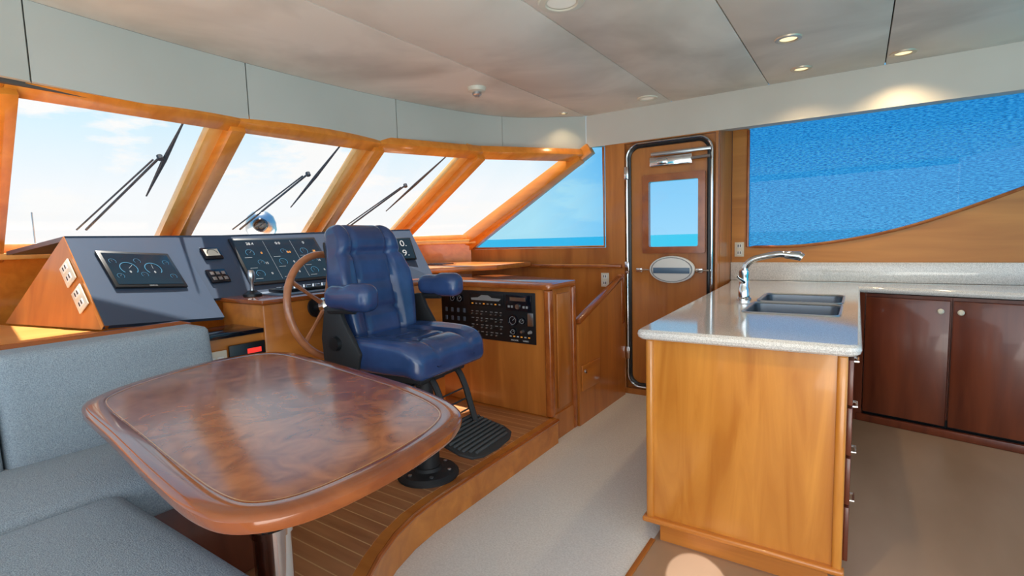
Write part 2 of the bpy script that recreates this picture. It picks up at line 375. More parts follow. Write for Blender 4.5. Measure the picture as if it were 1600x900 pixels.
# ------------------------------------------------------------------ side wall (y = 4) with window, door
DX0, DX1, DZ0, DZ1 = -1.566, -.893, .06, 2.03
b = B()
box(b, -3.3, -1.745, 4.0, 4.06, 0, 1.215)
box(b, -1.745, DX0-.012, 4.0, 4.06, 0, 2.10)
box(b, DX1+.012, -.864, 4.0, 4.06, 0, 2.10)
box(b, DX0-.012, DX1+.012, 4.0, 4.06, DZ1+.006, 2.10); box(b, DX0-.012, DX1+.012, 4.0, 4.06, 0, DZ0-.012)
S('wall_right', b, 'cherry')
w6 = thing('window_6', None, None, (-2.4, 4.03, 1.2), kind='structure')
b = B(); b.faces.new([b.verts.new(p) for p in ((-3.17, 4.03, 1.2), (-1.74, 4.03, 1.2), (-1.74, 4.03, 2.06), (-1.93, 4.03, 2.06))]); obj('glass', b, 'tintglass', w6)
b = B(); tube(b, [(-3.13, 3.995, 1.225), (-1.757, 3.995, 1.225), (-1.757, 3.995, 2.035)], .010, 6); obj('frame', b, 'trimwood', w6)
b = B(); beam(b, (-1.87, 4.0, 2.035), (-3.22, 4.0, 1.225), .09, .08, (0, -1, 0), .004); S('trim_%d' % tn, b, 'mullion'); tn += 1
b = B(); box(b, -3.2, -1.6, 3.955, 3.999, 1.045, 1.075, .008); S('trim_%d' % tn, b, 'trimwood'); tn += 1
b = B(); box(b, -1.66, -1.62, 3.975, 3.999, 0.0, .93, .006); S('trim_%d' % tn, b, 'trimwood'); tn += 1
# door
door = thing('door_1', None, None, ((DX0+DX1)/2, 4.03, DZ0), kind='structure')
def ringprism(bm, outer, innr, y0, y1):
    n = len(outer); b = B(); vs = []
    for y in (y0, y1):
        vs.append([b.verts.new((x, y, z)) for x, z in outer]); vs.append([b.verts.new((x, y, z)) for x, z in innr])
    oa, ia, oc, ic = vs
    for i in range(n):
        j = (i+1) % n
        b.faces.new((oa[i], oa[j], ia[j], ia[i])); b.faces.new((oc[i], oc[j], ic[j], ic[i])); b.faces.new((oa[i], oa[j], oc[j], oc[i])); b.faces.new((ia[i], ia[j], ic[j], ic[i]))
    merge(bm, b)
gx0, gx1, gz0, gz1 = -1.374, -.999, 1.214, 1.715
b = B()
ringprism(b, rrect(DX0+.03, DX1-.03, DZ0+.03, DZ1-.03, .085), rrect(gx0-.01, gx1+.01, gz0-.01, gz1+.01, .005), 4.005, 4.045); obj('door_leaf', b, 'cherry', door)
b = B(); ringprism(b, rrect(DX0-.014, DX1+.014, DZ0-.014, DZ1+.014, .004), rrect(DX0+.06, DX1-.06, DZ0+.06, DZ1-.06, .06), 4.046, 4.075); obj('door_frame', b, 'cherry', door)
b = B(); ringprism(b, rrect(gx0-.05, gx1+.05, gz0-.05, gz1+.055, .012), rrect(gx0, gx1, gz0, gz1, .012), 3.975, 4.02); obj('window_frame', b, 'trimwood', door)
b = B(); b.faces.new([b.verts.new(p) for p in ((gx0-.01, 4.03, gz0-.01), (gx1+.01, 4.03, gz0-.01), (gx1+.01, 4.03, gz1+.01), (gx0-.01, 4.03, gz1+.01))]); obj('glass', b, 'glass', door)
b = B(); tube(b, [(x, 3.99, z) for x, z in rrect(DX0+.012, DX1-.012, DZ0+.012, DZ1-.012, .10, 8)], .010, 10, True); obj('chrome_trim', b, 'chrome', door)
b = B(); tube(b, [(x, 3.994, z) for x, z in rrect(DX0+.034, DX1-.034, DZ0+.034, DZ1-.034, .08, 8)], .012, 6, True); obj('seal', b, 'black', door)
b = B(); box(b, -1.36, -1.04, 3.955, 4.0, 1.825, 1.90, .008); box(b, -1.30, -1.22, 3.945, 3.96, 1.84, 1.885, .01); obj('door_closer', b, 'chrome', door)
b = B(); box(b, -1.34, -.90, 3.925, 3.953, 1.905, 1.93, .005); tube(b, [(-1.04, 3.94, 1.86), (-.91, 3.94, 1.865)], .012, 8); obj('closer_arm', b, 'steel', door)
b = B(); Mo = Matrix.Translation((-1.195, 3.99, 1.037)) @ Matrix.Rotation(PI/2, 4, 'X') @ Matrix.Diagonal((1, .6, 1, 1))
lathe(b, [(0, .024), (.155, .024), (.172, .018), (.176, 0), (0, 0)], 40, Mo); op = obj('oval_plate', b, 'white', door)
b = B(); ring(b, Mo, 0, 0, .160, .010, z=.0235); obj('oval_outline', b, 'greymark', op)
b = B(); box(b, -1.335, -1.055, 3.960, 3.9665, 1.008, 1.052, .002); obj('oval_band', b, 'bandblue', op)
for q0, q1 in ((-1.475, -1.375), (-1.012, -.915)):
    b = B(); tube(b, [(q0, 3.97, 1.032), (q1, 3.97, 1.034)], .007, 8); box(b, q0, q0+.05, 3.965, 4.0, 1.015, 1.048, .004); obj('latch', b, 'chrome', door)
for z in (1.75, 1.0, .3):
    b = B(); box(b, DX0-.005, DX0+.03, 3.968, 3.998, z, z+.10, .004); obj('hinge', b, 'chrome', door)

b = B(); extr(b, [(-1.57, 3.12, 0), (-1.57, 3.96, 0), (-1.57, 3.96, .96), (-1.57, 3.89, .955), (-1.57, 3.12, .705)], (-.03, 0, 0)); S('wall_stair', b, 'cherry')
hr = thing('handrail', 'sloping reddish wood handrail beside the chrome-framed door', 'handrail', (-1.585, 3.5, .70))
b = B(); beam(b, (-1.585, 3.135, .73), (-1.585, 3.90, .978), .05, .035, (0, 0, 1), .01); obj('rail', b, 'trimwood', hr)
b = B(); box(b, -1.605, -1.565, 3.89, 3.955, .6, 1.0, .008); obj('newel', b, 'trimwood', hr)
ac = thing('access_hatch', 'small square wooden locker hatch low on the panel left of the door', 'hatch', (-1.565, 3.28, .23))
b = B(); box(b, -1.569, -1.558, 3.15, 3.44, .24, .42, .003); obj('panel', b, 'cherryy', ac)
b = B(); lathe(b, [(0, .012), (.013, .011), (.015, 0)], 16, Matrix.Translation((-1.558, 3.19, .375)) @ Matrix.Rotation(PI/2, 4, 'Y')); obj('lock', b, 'chrome', ac)

def outlet(p, ex, ey, lab, w=.07, h=.115):
    Mx = frame(V(p), ex, ey); t = thing('power_outlet', lab, 'outlet', p)
    b = B(); box(b, -w/2, w/2, -h/2, h/2, 0, .006, .002, Mx); obj('cover_plate', b, 'ivory', t)
    for s in (-1, 1):
        b = B(); box(b, -w*.26, w*.26, s*h*.24-h*.14, s*h*.24+h*.14, .005, .009, .002, Mx); sk = obj('socket', b, 'white', t)
        for q in (-1, 1):
            b = B(); box(b, q*w*.12-.003, q*w*.12+.003, s*h*.24-.008, s*h*.24+.012, .008, .0098, 0, Mx); obj('slot', b, 'black', sk)
outlet((-1.755, 3.999, .945), (1, 0, 0), (0, 0, 1), 'ivory outlet on the wood wall below the triangular side window')
outlet((-.80, 4.479, 1.17), (1, 0, 0), (0, 0, 1), 'ivory outlet between the door and the blue-shaded window')

# ------------------------------------------------------------------ galley wall (y = 4.48)
b = B(); box(b, -.89, -.864, 4.076, 4.56, 0, 2.14); S('wall_return', b, 'cherry')
cur = spline([(-.74, 1.19), (-.373, 1.193), (.027, 1.25), (.381, 1.348), (.841, 1.534), (1.3, 1.74), (2.0, 2.0)], 6)
b = B(); pts = [(-.86, 4.48, 0), (2.0, 4.48, 0)]+[(p.x, 4.48, p.y) for p in cur[::-1]]+[(-.86, 4.48, 1.19)]
extr(b, pts, (0, .06, 0)); box(b, -.86, -.745, 4.48, 4.54, 1.19, 2.14); S('wall_galley', b, 'amberx')
w7 = thing('window_7', None, None, (.6, 4.5, 1.2), kind='structure')
b = B(); b.faces.new([b.verts.new(p) for p in ((-.75, 4.50, 1.15), (2.0, 4.50, 1.15), (2.0, 4.50, 2.2), (-.75, 4.50, 2.2))]); obj('glass', b, 'glass2', w7)
b = B(); tube(b, [(-.742, 4.472, 2.10)]+[(p.x, 4.472, p.y) for p in cur], .011, 8); obj('frame', b, 'trimwood', w7)
b = B(); g = 24
vs = [[b.verts.new((-.76+2.76*i/g, 4.57+.006*math.sin(i*1.3+j), 1.12+1.1*j/8)) for i in range(g+1)] for j in range(9)]
for j in range(8):
    for i in range(g): b.faces.new((vs[j][i], vs[j][i+1], vs[j+1][i+1], vs[j+1][i]))
obj('window_shade', b, 'shade', None, 'bright blue mesh sunshade covering the outside of the galley window', 'sunshade')

# ------------------------------------------------------------------ countertop, sink, faucet, island
ZC0, ZC1 = .885, .925
def fy(x): return 4.155-.255*x
outer = [(-.735, 2.022), (.0, 2.022), (.0, fy(0)), (1.9, fy(1.9)), (1.9, 4.478), (-.855, 4.478), (-.81, 4.1)]
hx0, hx1, hy0, hy1 = -.46, -.065, 2.65, 3.52
hole = rrect(hx0, hx1, hy0, hy1, .05, 5)
def hollow(bm, outer, hole, z0, z1):
    b = B()
    rings = {}
    for z in (z0, z1):
        o = [b.verts.new((x, y, z)) for x, y in outer]; h = [b.verts.new((x, y, z)) for x, y in hole]; ed = []
        for r in (o, h):
            for i in range(len(r)): ed.append(b.edges.new((r[i], r[(i+1) % len(r)])))
        bmesh.ops.triangle_fill(b, edges=ed, use_beauty=True); rings[z] = (o, h)
    for k in (0, 1):
        a, c = rings[z0][k], rings[z1][k]
        for i in range(len(a)):
            j = (i+1) % len(a); b.faces.new((a[i], a[j], c[j], c[i]))
    merge(bm, b)
def roundcorner(pts, idx, r, n=5):
    out = []
    for i, p in enumerate(pts):
        if i in idx:
            p = V((*p, 0)); a = V((*pts[i-1], 0)); c = V((*pts[(i+1) % len(pts)], 0)); u = (a-p).normalized(); w = (c-p).normalized()
            p0 = p+u*r; p1 = p+w*r
            for k in range(n+1):
                t = k/n; q = p0*(1-t)**2+p*2*t*(1-t)+p1*t*t; out.append((q.x, q.y))
        else: out.append(p)
    return out
outer = roundcorner(outer, (0, 1), .03)
b = B(); hollow(b, outer, hole, ZC0, ZC1)
tube(b, [(-.81, 4.1, .905)]+[(x, y, .905) for x, y in outer[:-2] if y < 4.3], .0199, 10)
obj('countertop', b, 'stone', None, 'speckled beige stone countertop running from the island along the galley wall', 'countertop')
b = B(); box(b, -.86, 1.9, 4.452, 4.479, .926, 1.068, .004); obj('backsplash', b, 'stone', None, 'low speckled stone upstand behind the galley counter below blue window', 'backsplash')
sk = thing('sink', 'double stainless steel sink set into the island countertop', 'sink', (-.26, 3.08, .74))
for (a, c) in ((2.652, 3.06), (3.11, 3.518)):
    b = B(); prev = None
    for inset, z in ((-.004, .922), (.004, .92), (.010, .75), (.03, .725)):
        r = [b.verts.new((x, y, z)) for x, y in rrect(hx0+.0+inset, hx1-inset, a+inset, c-inset, .05, 5)]
        if prev:
            for i in range(len(r)): b.faces.new((prev[i], prev[(i+1) % len(r)], r[(i+1) % len(r)], r[i]))
        prev = r
    b.faces.new(prev); bs = obj('basin', b, 'sinksteel', sk)
    b = B(); lathe(b, [(0, .003), (.035, .004), (.042, 0)], 20, c=(-.26, (a+c)/2, .727)); obj('drain', b, 'chrome', bs)
    b = B(); tube(b, [(x, y, .926) for x, y in rrect(hx0-.004, hx1+.004, a-.002, c+.002, .05, 5)], .006, 6, True); obj('rim', b, 'steel', bs)
b = B(); box(b, hx0, hx1, 3.062, 3.108, .905, .924, .003); obj('divider', b, 'steel', sk)
fc = thing('faucet', 'chrome arched single lever kitchen faucet beside the sink', 'faucet', (-.53, 3.12, .925))
b = B(); lathe(b, [(0, 0), (.038, 0), (.038, .012), (.030, .02), (.029, .07), (.026, .075), (.026, .14), (.028, .15), (.026, .17), (0, .175)], 24, c=(-.53, 3.12, .925)); obj('body', b, 'chrome', fc)
b = B(); p = spline([(-.53, 3.12, 1.07), (-.522, 3.12, 1.12), (-.485, 3.115, 1.155), (-.42, 3.11, 1.175), (-.35, 3.10, 1.185), (-.31, 3.10, 1.18)], 5); tube(b, p, .0175, 12); obj('spout', b, 'chrome', fc)
b = B(); tube(b, [(-.325, 3.10, 1.182), (-.26, 3.095, 1.175), (-.245, 3.095, 1.165)], [.020, .024, .021], 12); obj('spray_head', b, 'chrome', fc)
b = B(); tube(b, [(-.53, 3.10, 1.03), (-.545, 3.02, 1.06), (-.55, 2.99, 1.075)], [.012, .007, .009], 8); obj('lever', b, 'chrome', fc)

isl = thing('kitchen_island', 'amber wood galley island below the speckled countertop', 'kitchen island', (-.37, 3.1, 0))
b = B(); box(b, -.705, -.035, 2.055, 2.075, .10, .884); box(b, -.705, -.695, 2.06, 4.06, .1, .884); box(b, -.035, -.02, 2.1, 4.06, .1, .62)
box(b, -.705, -.035, 4.05, 4.06, .1, .884); obj('body', b, 'island', isl)
b = B(); box(b, -.722, -.690, 2.04, 2.075, .10, .884, .012, seg=3); obj('corner_post', b, 'island', isl)
b = B(); box(b, -.05, -.018, 2.04, 2.075, .10, .884, .010, seg=3); obj('corner_post', b, 'island', isl)
b = B(); box(b, -.735, -.01, 2.028, 2.07, .095, .118, .008, seg=3); box(b, -.735, -.70, 2.05, 4.05, .095, .118, .008); obj('molding', b, 'cherryx', isl)
b = B(); box(b, -.675, -.06, 2.085, 4.03, 0, .096); obj('plinth', b, 'cherryx', isl)
for z0, z1 in ((.70, .86), (.52, .69), (.34, .51), (.13, .33)):
    b = B(); box(b, -.019, -.002, 2.085, 2.58, z0, z1, .003); d = obj('drawer', b, 'dark', isl)
    b = B(); zz = (z0+z1)/2+.03; tube(b, [(-.004, 2.30, zz), (.010, 2.30, zz), (.010, 2.37, zz), (-.004, 2.37, zz)], .0045, 8)
    obj('handle', b, 'chrome', d)
for y0 in (2.60, 3.34):
    b = B(); box(b, -.019, -.002, y0, y0+.71, .13, .86, .003); d = obj('door', b, 'dark', isl)
    b = B(); lathe(b, [(0, .02), (.014, .018), (.006, 0)], 12, Matrix.Translation((-.002, y0+.64, .8)) @ Matrix.Rotation(PI/2, 4, 'Y')); obj('knob', b, 'chrome', d)

ex = V((1, -.255, 0)).normalized(); CM = frame(V((0.02, fy(.02)+.022, 0)), ex, V((0, 0, 1)))
labs = ['dark mahogany base cabinet nearest the island', 'dark mahogany base cabinet right of the one by the island', 'dark mahogany base cabinet at the right end of the galley run']
x = 0.025
for k in range(3):
    o0 = CM @ V((x, 0, 0)); cb = thing('base_cabinet', labs[k], 'cabinet', o0, group='galley wall cabinets')
    b = B(); box(b, x-.0, x+.448, .105, .875, -.26, -.018, 0, CM); obj('body', b, 'dark', cb)
    b = B(); box(b, x, x+.448, .0, .105, -.26, -.055, 0, CM); obj('toe_kick', b, 'black', cb)
    b = B(); box(b, x+.006, x+.442, .07, .855, -.0175, .004, .005, CM); d = obj('door', b, 'dark', cb)
    kx = x+.40 if k % 2 == 0 else x+.045
    b = B(); lathe(b, [(0, .026), (.010, .026), (.017, .02), (.017, .014), (.007, .010), (.007, 0)], 16, CM @ Matrix.Translation((kx, .79, .004))); obj('knob', b, 'ivory', d)
    x += .45
b = B(); box(b, -.035, .024, 0.0, .88, -.03, .0, 0, CM); obj('filler_panel', b, 'dark', None, 'narrow dark wood filler strip between island and galley cabinets', 'filler panel')
b = B(); box(b, 0, 1.4, 0.001, .05, -.02, .012, .004, CM); S('baseboard_galley', b, 'dark')

# ------------------------------------------------------------------ helm console
hc = thing('helm_console', 'slate blue and cherry wrap-around helm console below the windshield', 'console', (-2.8, 1.8, .163))
A0, A1, A2, A3, A4 = V((-2.85, .78, 1.375)), V((-2.97, 1.27, 1.375)), V((-3.0, 1.52, 1.375)), V((-2.98, 2.2, 1.39)), V((-2.80, 2.80, 1.40))
a0, a1, a2, a3, a4 = V((-2.50, .78, 1.01)), V((-2.60, 1.30, .965)), V((-2.72, 1.50, 1.052)), V((-2.70, 2.25, 1.052)), V((-2.50, 2.72, 1.052))
a1b = V((-2.70, 1.30, 1.052))
def facet(top, bot, th=.02):
    bm = B(); n = (top[1]-top[0]).cross(top[0]-bot[0]).normalized(); n = n if n.x > 0 else -n
    extr(bm, [top[0], top[1], bot[1], bot[0]], -n*th); return bm
for tp, bt in (((A0, A1), (a0, a1)), ((A1, A2), (a1b, a2)), ((A2, A3), (a2, a3)), ((A3, A4), (a3, a4))):
    obj('dash_panel', facet(tp, bt), 'slate', hc)
b = B()
tp = [A0, A1, A2, A3, A4]
extr(b, [p+V((.004, 0, .002)) for p in tp]+[V((-3.70, 2.8, 1.33)), V((-3.76, 2.1, 1.32)), V((-3.78, 1.5, 1.32)), V((-3.76, .78, 1.32))], (0, 0, -.02)); obj('dash_top', b, 'slate', hc)
PT = V((-3.22, .64, .992)); en = (A0-a0).cross(PT-a0).normalized(); en = en if en.y < 0 else -en
b = B(); extr(b, [A0+en*.004, a0+en*.004, V((-2.52, .778, .992))+en*.004, PT+en*.004], -en*.02); obj('end_panel', b, 'cherry', hc)
b = B(); prism(b, [(-2.46, 1.0), (-2.375, 1.0), (-2.36, 1.352), (-2.46, 1.352)], .163, .90); obj('lower_body', b, 'cherryy', hc)
b = B(); extr(b, [(-2.5, .80, .90), (-2.36, 1.02, .90), (-2.345, 1.349, .90), (-2.62, 1.349, .90), (-2.62, .8, .90)], (0, 0, .022), .003); obj('shelf', b, 'blackgloss', hc)
b = B(); box(b, -2.72, -2.345, 1.352, 2.62, .163, 1.03, .008); obj('pedestal_body', b, 'cherryy', hc)
b = B(); box(b, -2.80, -2.338, 1.345, 2.63, 1.03, 1.052, .006); obj('ledge', b, 'trimwood', hc)
b = B(); box(b, -2.70, -2.42, 1.50, 2.2, 1.052, 1.060, .003); obj('control_plate', b, 'slatelight', hc)
swp = thing('switch_panel', 'small panel with red digital readout under the black helm shelf', 'switch panel', (-2.36, 1.18, .75))
SM = frame(V((-2.357, 1.02, .90)), (.015/.35, 1, 0), (0, 0, 1))
b = B(); box(b, .02, .15, -.14, -.05, -.002, .008, .003, SM); obj('rocker_plate', b, 'ivory', swp)
for k in range(3):
    b = B(); box(b, .033+k*.036, .06+k*.036, -.115, -.075, .008, .015, .002, SM); obj('rocker', b, 'white', swp)
b = B(); box(b, .16, .325, -.155, -.035, -.002, .009, .003, SM); obj('faceplate', b, 'black', swp)
b = B(); box(b, .24, .305, -.085, -.062, .009, .0105, 0, SM); obj('readout', b, 'red', swp)
for k in range(4):
    b = B(); box(b, .18+k*.03, .195+k*.03, -.125, -.112, .009, .011, 0, SM); obj('button', b, 'whitemark', swp)

def fm(top, bot):
    return frame(bot[0], (bot[1]-bot[0]), top[0]-bot[0])
FA = fm((A0, A1), (a0, a1)); FB = fm((A1, A2), (a1b, a2)); FC = fm((A2, A3), (a2, a3)); FD = fm((A3, A4), (a3, a4))
def gauge(Mx, x, y, r, par, val=None, zz=.0165):
    b = B(); ring(b, Mx, x, y, r, r*.10, -.25*PI, 1.25*PI, zz)
    obj('gauge_arc', b, 'cyan', par)
    a = random.uniform(.2, 2.6)
    b = B(); tube(b, [(x, y, zz), (x+math.cos(a)*r*.75, y+math.sin(a)*r*.75, zz)], r*.025, 4, Mx=Mx); obj('needle', b, 'greymark', par)
    if val: txt(val, Mx, x, y-r*.55, r*.45, zz, 'whitemark', par, 'digits')
def display(name, lab, Mx, px, cat='display', k=.016):
    x0, x1, y0, y1 = rect_on(Mx, px)
    t = thing(name, lab, cat, Mx @ V(((x0+x1)/2, y0, 0)))
    b = B(); box(b, x0, x1, y0, y1, .001, .014, .004, Mx); obj('bezel', b, 'black', t)
    b = B(); box(b, x0+k, x1-k, y0+k, y1-k, .0135, .0155, 0, Mx); sc_ = obj('screen', b, 'screen', t)
    return t, sc_, (x0+k, x1-k, y0+k, y1-k)
t, s_, (x0, x1, y0, y1) = display('marine_display', 'wide dark screen on the left wing of the console', FA, [(150, 400), (262, 394), (284, 445), (182, 458)])
W = x1-x0; H = y1-y0
gauge(FA, x0+W*.27, y0+H*.50, H*.20, s_, '0'); gauge(FA, x0+W*.64, y0+H*.50, H*.20, s_, '0')
for k in range(4): gauge(FA, x0+W*(.90 if k % 2 else .09), y0+H*(.25 if k < 2 else .72), H*.08, s_)
gauge(FA, x0+W*.455, y0+H*.75, H*.08, s_); gauge(FA, x0+W*.455, y0+H*.3, H*.08, s_)
txt('MARINE', FA, (x0+x1)/2, y0-.008, .010, .0145, 'greymark', t)
t, s_, (x0, x1, y0, y1) = display('marine_display', 'largest black glass display in the middle of the console', FC, [(361, 377), (492, 371), (522, 434), (388, 450)])
W = x1-x0; H = y1-y0
for i, (tt, v1, v2) in enumerate((('28.4', '0', '12'), ('0.0', '0.0', '0'), ('0', '28', '14'))):
    cxx = x0+W*(.17+.33*i)
    txt(tt, FC, cxx, y0+H*.90, H*.085, .0165, 'whitemark', s_, 'digits')
    for j in range(3):
        yy = y0+H*(.68-.25*j)
        if (i+j) % 2 == 0: gauge(FC, cxx-W*.05, yy, H*.080, s_)
        else: gauge(FC, cxx+W*.02, yy+.004, H*.060, s_)
        txt((v1, v2, '0')[j], FC, cxx+W*.08, yy-.004, H*.065, .0165, 'whitemark' if j else 'orange', s_, 'digits')
        b = B(); box(b, cxx-W*.13, cxx-W*.05, yy-H*.115, yy-H*.108, .0155, .0162, 0, FC); obj('caption_line', b, 'greymark', s_)
    if i: 
        b = B(); box(b, x0+W*(.335*i)-.0006, x0+W*(.335*i)+.0006, y0+.01, y1-.01, .0155, .0162, 0, FC); obj('divider_line', b, 'greymark', s_)
t, s_, (x0, x1, y0, y1) = display('marine_display', 'small upright display with large white digits right of helm chair', FD, [(608, 374), (638, 372), (652, 404), (620, 410)], k=.010)
W = x1-x0; H = y1-y0; txt('0.', FD, x0+W*.55, y0+H*.73, H*.42, .0165, 'whitemark', s_, 'digits'); txt('9.', FD, x0+W*.55, y0+H*.25, H*.42, .0165, 'whitemark', s_, 'digits')
b = B(); x0, x1, y0, y1 = rect_on(FD, [(552, 376), (592, 374), (606, 406), (568, 412)]); t = thing('marine_display', 'black display on the console half hidden behind the chair back', 'display', FD @ V(((x0+x1)/2, y0, 0)))
box(b, x0, x1, y0, y1, .001, .013, .004, FD); obj('bezel', b, 'black', t)
b = B(); box(b, x0+.015, x1-.015, y0+.015, y1-.015, .0125, .0145, 0, FD); obj('screen', b, 'screen', t)
for lab, px, s in (('upper small instrument with pale dial between the two console screens', [(313, 390), (341, 388), (346, 405), (318, 408)], 1), ('lower small instrument between the two console screens', [(322, 424), (352, 421), (357, 441), (328, 445)], 0)):
    x0, x1, y0, y1 = rect_on(FB, px); t = thing('small_instrument', lab, 'gauge', FB @ V(((x0+x1)/2, y0, 0)), group='small console instruments')
    b = B(); box(b, x0, x1, y0, y1, .001, .013, .004, FB); obj('case', b, 'blackgloss', t)
    if s:
        b = B(); box(b, x0+.012, x1-.012, y0+.02, y1-.012, .013, .0142, 0, FB); d = obj('dial', b, 'ivory', t)
        b = B(); ring(b, FB, (x0+x1)/2, (y0+y1)/2-.005, .03, .004, 0, PI, z=.0145); obj('scale_arc', b, 'black', d)
    else:
        for i in range(3):
            for j in range(2):
                b = B(); box(b, x0+.014+i*.03, x0+.034+i*.03, y0+.015+j*.035, y0+.035+j*.035, .013, .0142, 0, FB); obj('dial', b, 'steel', t)
js = thing('joystick', 'black and chrome joystick at the left end of the control ledge', 'joystick', (-2.60, 1.45, 1.053))
b = B(); lathe(b, [(0, 0), (.045, 0), (.045, .012), (.03, .02), (.02, .03), (0, .03)], 24, c=(-2.60, 1.45, 1.053)); obj('base', b, 'black', js)
b = B(); lathe(b, [(0, .03), (.010, .03), (.009, .07), (.018, .085), (.02, .12), (.012, .135), (0, .136)], 20, c=(-2.60, 1.45, 1.053)); obj('stick', b, 'steel', js)
th = thing('throttle_control', 'twin lever engine throttle on the ledge below the main display', 'throttle', (-2.56, 2.08, 1.061))
b = B(); box(b, -2.62, -2.50, 2.02, 2.14, 1.061, 1.10, .015); obj('housing', b, 'black', th)
for y in (2.04, 2.12):
    b = B(); tube(b, [(-2.56, y, 1.09), (-2.59, y, 1.17)], .006, 8); lathe(b, [(0, 0), (.014, .004), (.016, .02), (.010, .034), (0, .036)], 14, c=(-2.59, y, 1.16)); obj('lever', b, 'chrome', th)
kp = thing('control_panel', 'row of buttons and knobs on the ledge under the main display', 'control panel', (-2.55, 1.72, 1.061))
b = B(); box(b, -2.64, -2.50, 1.56, 1.98, 1.061, 1.078, .005); obj('faceplate', b, 'black', kp)
for k in range(7):
    b = B(); lathe(b, [(0, .016), (.011, .015), (.013, 0)], 12, c=(-2.53, 1.59+k*.058, 1.078)); obj('knob', b, 'steel', kp)
for k in range(6):
    for j in range(2):
        b = B(); box(b, -2.62+j*.03, -2.602+j*.03, 1.59+k*.06, 1.62+k*.06, 1.078, 1.083); obj('button', b, 'slatelight', kp)
for (u, v), lab in (((107, 427), 'upper ivory outlet on the sloped left end of the console'), ((126, 467), 'lower ivory outlet on the sloped left end of the console')):
    p = hit(u, v, A0+en*.005, en)
    sl = (A0-a0).normalized()
    outlet(p, sl.cross(en), sl, lab, .068, .11)

rb = thing('side_console', 'cherry cabinet with black instrument panel right of the helm chair', 'console', (-2.0, 3.0, .163))
def fr(x): return 2.78-.05*(x+1.6)
foot = roundcorner([(-1.60, 2.78), (-1.60, 3.10), (-2.38, 3.36), (-2.8, 3.38), (-2.75, 2.85), (-2.55, fr(-2.55))], (0, 1), .035)
b = B(); prism(b, foot, .163, .985); obj('cabinet_body', b, 'cherry', rb)
b = B(); box(b, -1.655, -1.59, 2.795, 3.105, .001, .17); obj('plinth_panel', b, 'cherry', rb)
b = B(); box(b, -1.635, -1.585, 2.765, 2.815, .163, .985, .015, seg=3); obj('corner_post', b, 'trimwood', rb)
b = B(); box(b, -1.618, -1.578, 3.07, 3.115, .001, .985, .014, seg=3); obj('corner_post', b, 'trimwood', rb)
top = roundcorner([(-1.57, 2.75), (-1.57, 3.12), (-2.38, 3.40), (-2.85, 3.42), (-2.75, 2.82), (-2.55, fr(-2.55)-.03)], (0, 1), .05)
b = B(); prism(b, top, .985, 1.022, .008); obj('top', b, 'trimwood', rb)
b = B(); box(b, -1.597, -1.585, 2.86, 3.03, .2, .95, .004); obj('side_panel', b, 'cherry', rb)
IM = frame(V((-1.6, 2.78, 0)), (1, -.05, 0), (0, 0, 1))
ip = thing('instrument_panel', 'black panel of radios, dials and switch rows on the side console', 'instrument panel', IM @ V((-.5, .63, 0)))
b = B(); box(b, -.93, -.10, .625, .96, .001, .008, .003, IM); obj('faceplate', b, 'black', ip)
b = B(); box(b, -.325, -.125, .84, .945, .008, .022, .004, IM); rd = obj('radio', b, 'blackgloss', ip)
b = B(); box(b, -.29, -.165, .905, .93, .022, .0235, 0, IM); obj('radio_display', b, 'steel', rd)
b = B(); lathe(b, [(0, .014), (.016, .013), (.018, 0)], 16, IM @ Matrix.Translation((-.225, .87, .022))); obj('radio_knob', b, 'steel', rd)
for kx in (-.30, -.275, -.18, -.155):
    b = B(); box(b, kx-.008, kx+.008, .86, .875, .022, .024, 0, IM); obj('radio_button', b, 'greymark', rd)
b = B(); box(b, -.65, -.35, .855, .945, .008, .014, .003, IM); r2 = obj('alarm_unit', b, 'black', ip)
b = B(); extr(b, [(-.63, .895, .0145), (-.39, .895, .0145), (-.37, .912, .0145), (-.45, .915, .0145), (-.48, .932, .0145), (-.54, .932, .0145), (-.57, .915, .0145), (-.635, .91, .0145)], (0, 0, .001), Mx=IM); obj('boat_diagram', b, 'greymark', r2)
for k in range(8):
    b = B(); box(b, -.63+k*.034, -.615+k*.034, .868, .876, .014, .0152, 0, IM); obj('indicator', b, 'greymark' if k % 3 else 'orange', r2)
for gx, gy, r in ((-.275, .775, .036), (-.20, .775, .022), (-.275, .70, .022), (-.81, .90, .026), (-.74, .90, .026)):
    b = B(); lathe(b, [(0, .012), (r*.8, .012), (r, .016), (r*1.05, 0)], 24, IM @ Matrix.Translation((gx, gy, .006))); g_ = obj('dial', b, 'blackgloss', ip)
    b = B(); ring(b, IM, gx, gy, r*.75, .003, z=.019); obj('dial_ring', b, 'greymark', g_)
    b = B(); tube(b, [(gx, gy, .0195), (gx+r*.4, gy+r*.4, .0195)], .0012, 4, Mx=IM); obj('needle', b, 'whitemark', g_)
for j in range(4):
    for i in range(7):
        xx = -.64+i*.042; yy = .815-j*.047
        b = B(); box(b, xx, xx+(.022 if (i+j) % 3 else .014), yy, yy+.005, .008, .0095, 0, IM); sw_ = obj('switch_tag', b, 'greymark', ip)
        if (i*3+j) % 4 != 1:
            b = B(); lathe(b, [(0, .012), (.004, .011), (.006, 0)], 8, IM @ Matrix.Translation((xx+.008, yy-.015, .008))); obj('toggle', b, 'steel', ip)
for j in range(3):
    for i in range(4):
        xx = -.89+i*.058; yy = .80-j*.06
        b = B(); box(b, xx, xx+.02, yy, yy+.03, .008, .014, .002, IM); obj('rocker', b, 'slatelight', ip)
for i in range(6):
    b = B(); box(b, -.31+i*.03, -.295+i*.03, .664, .671, .008, .0095, 0, IM); obj('warning_mark', b, 'orange' if i % 2 else 'whitemark', ip)
txt('ANCHOR', IM, -.27, .642, .014, .009, 'whitemark', ip); txt('WIPERS', IM, -.18, .642, .014, .009, 'whitemark', ip)
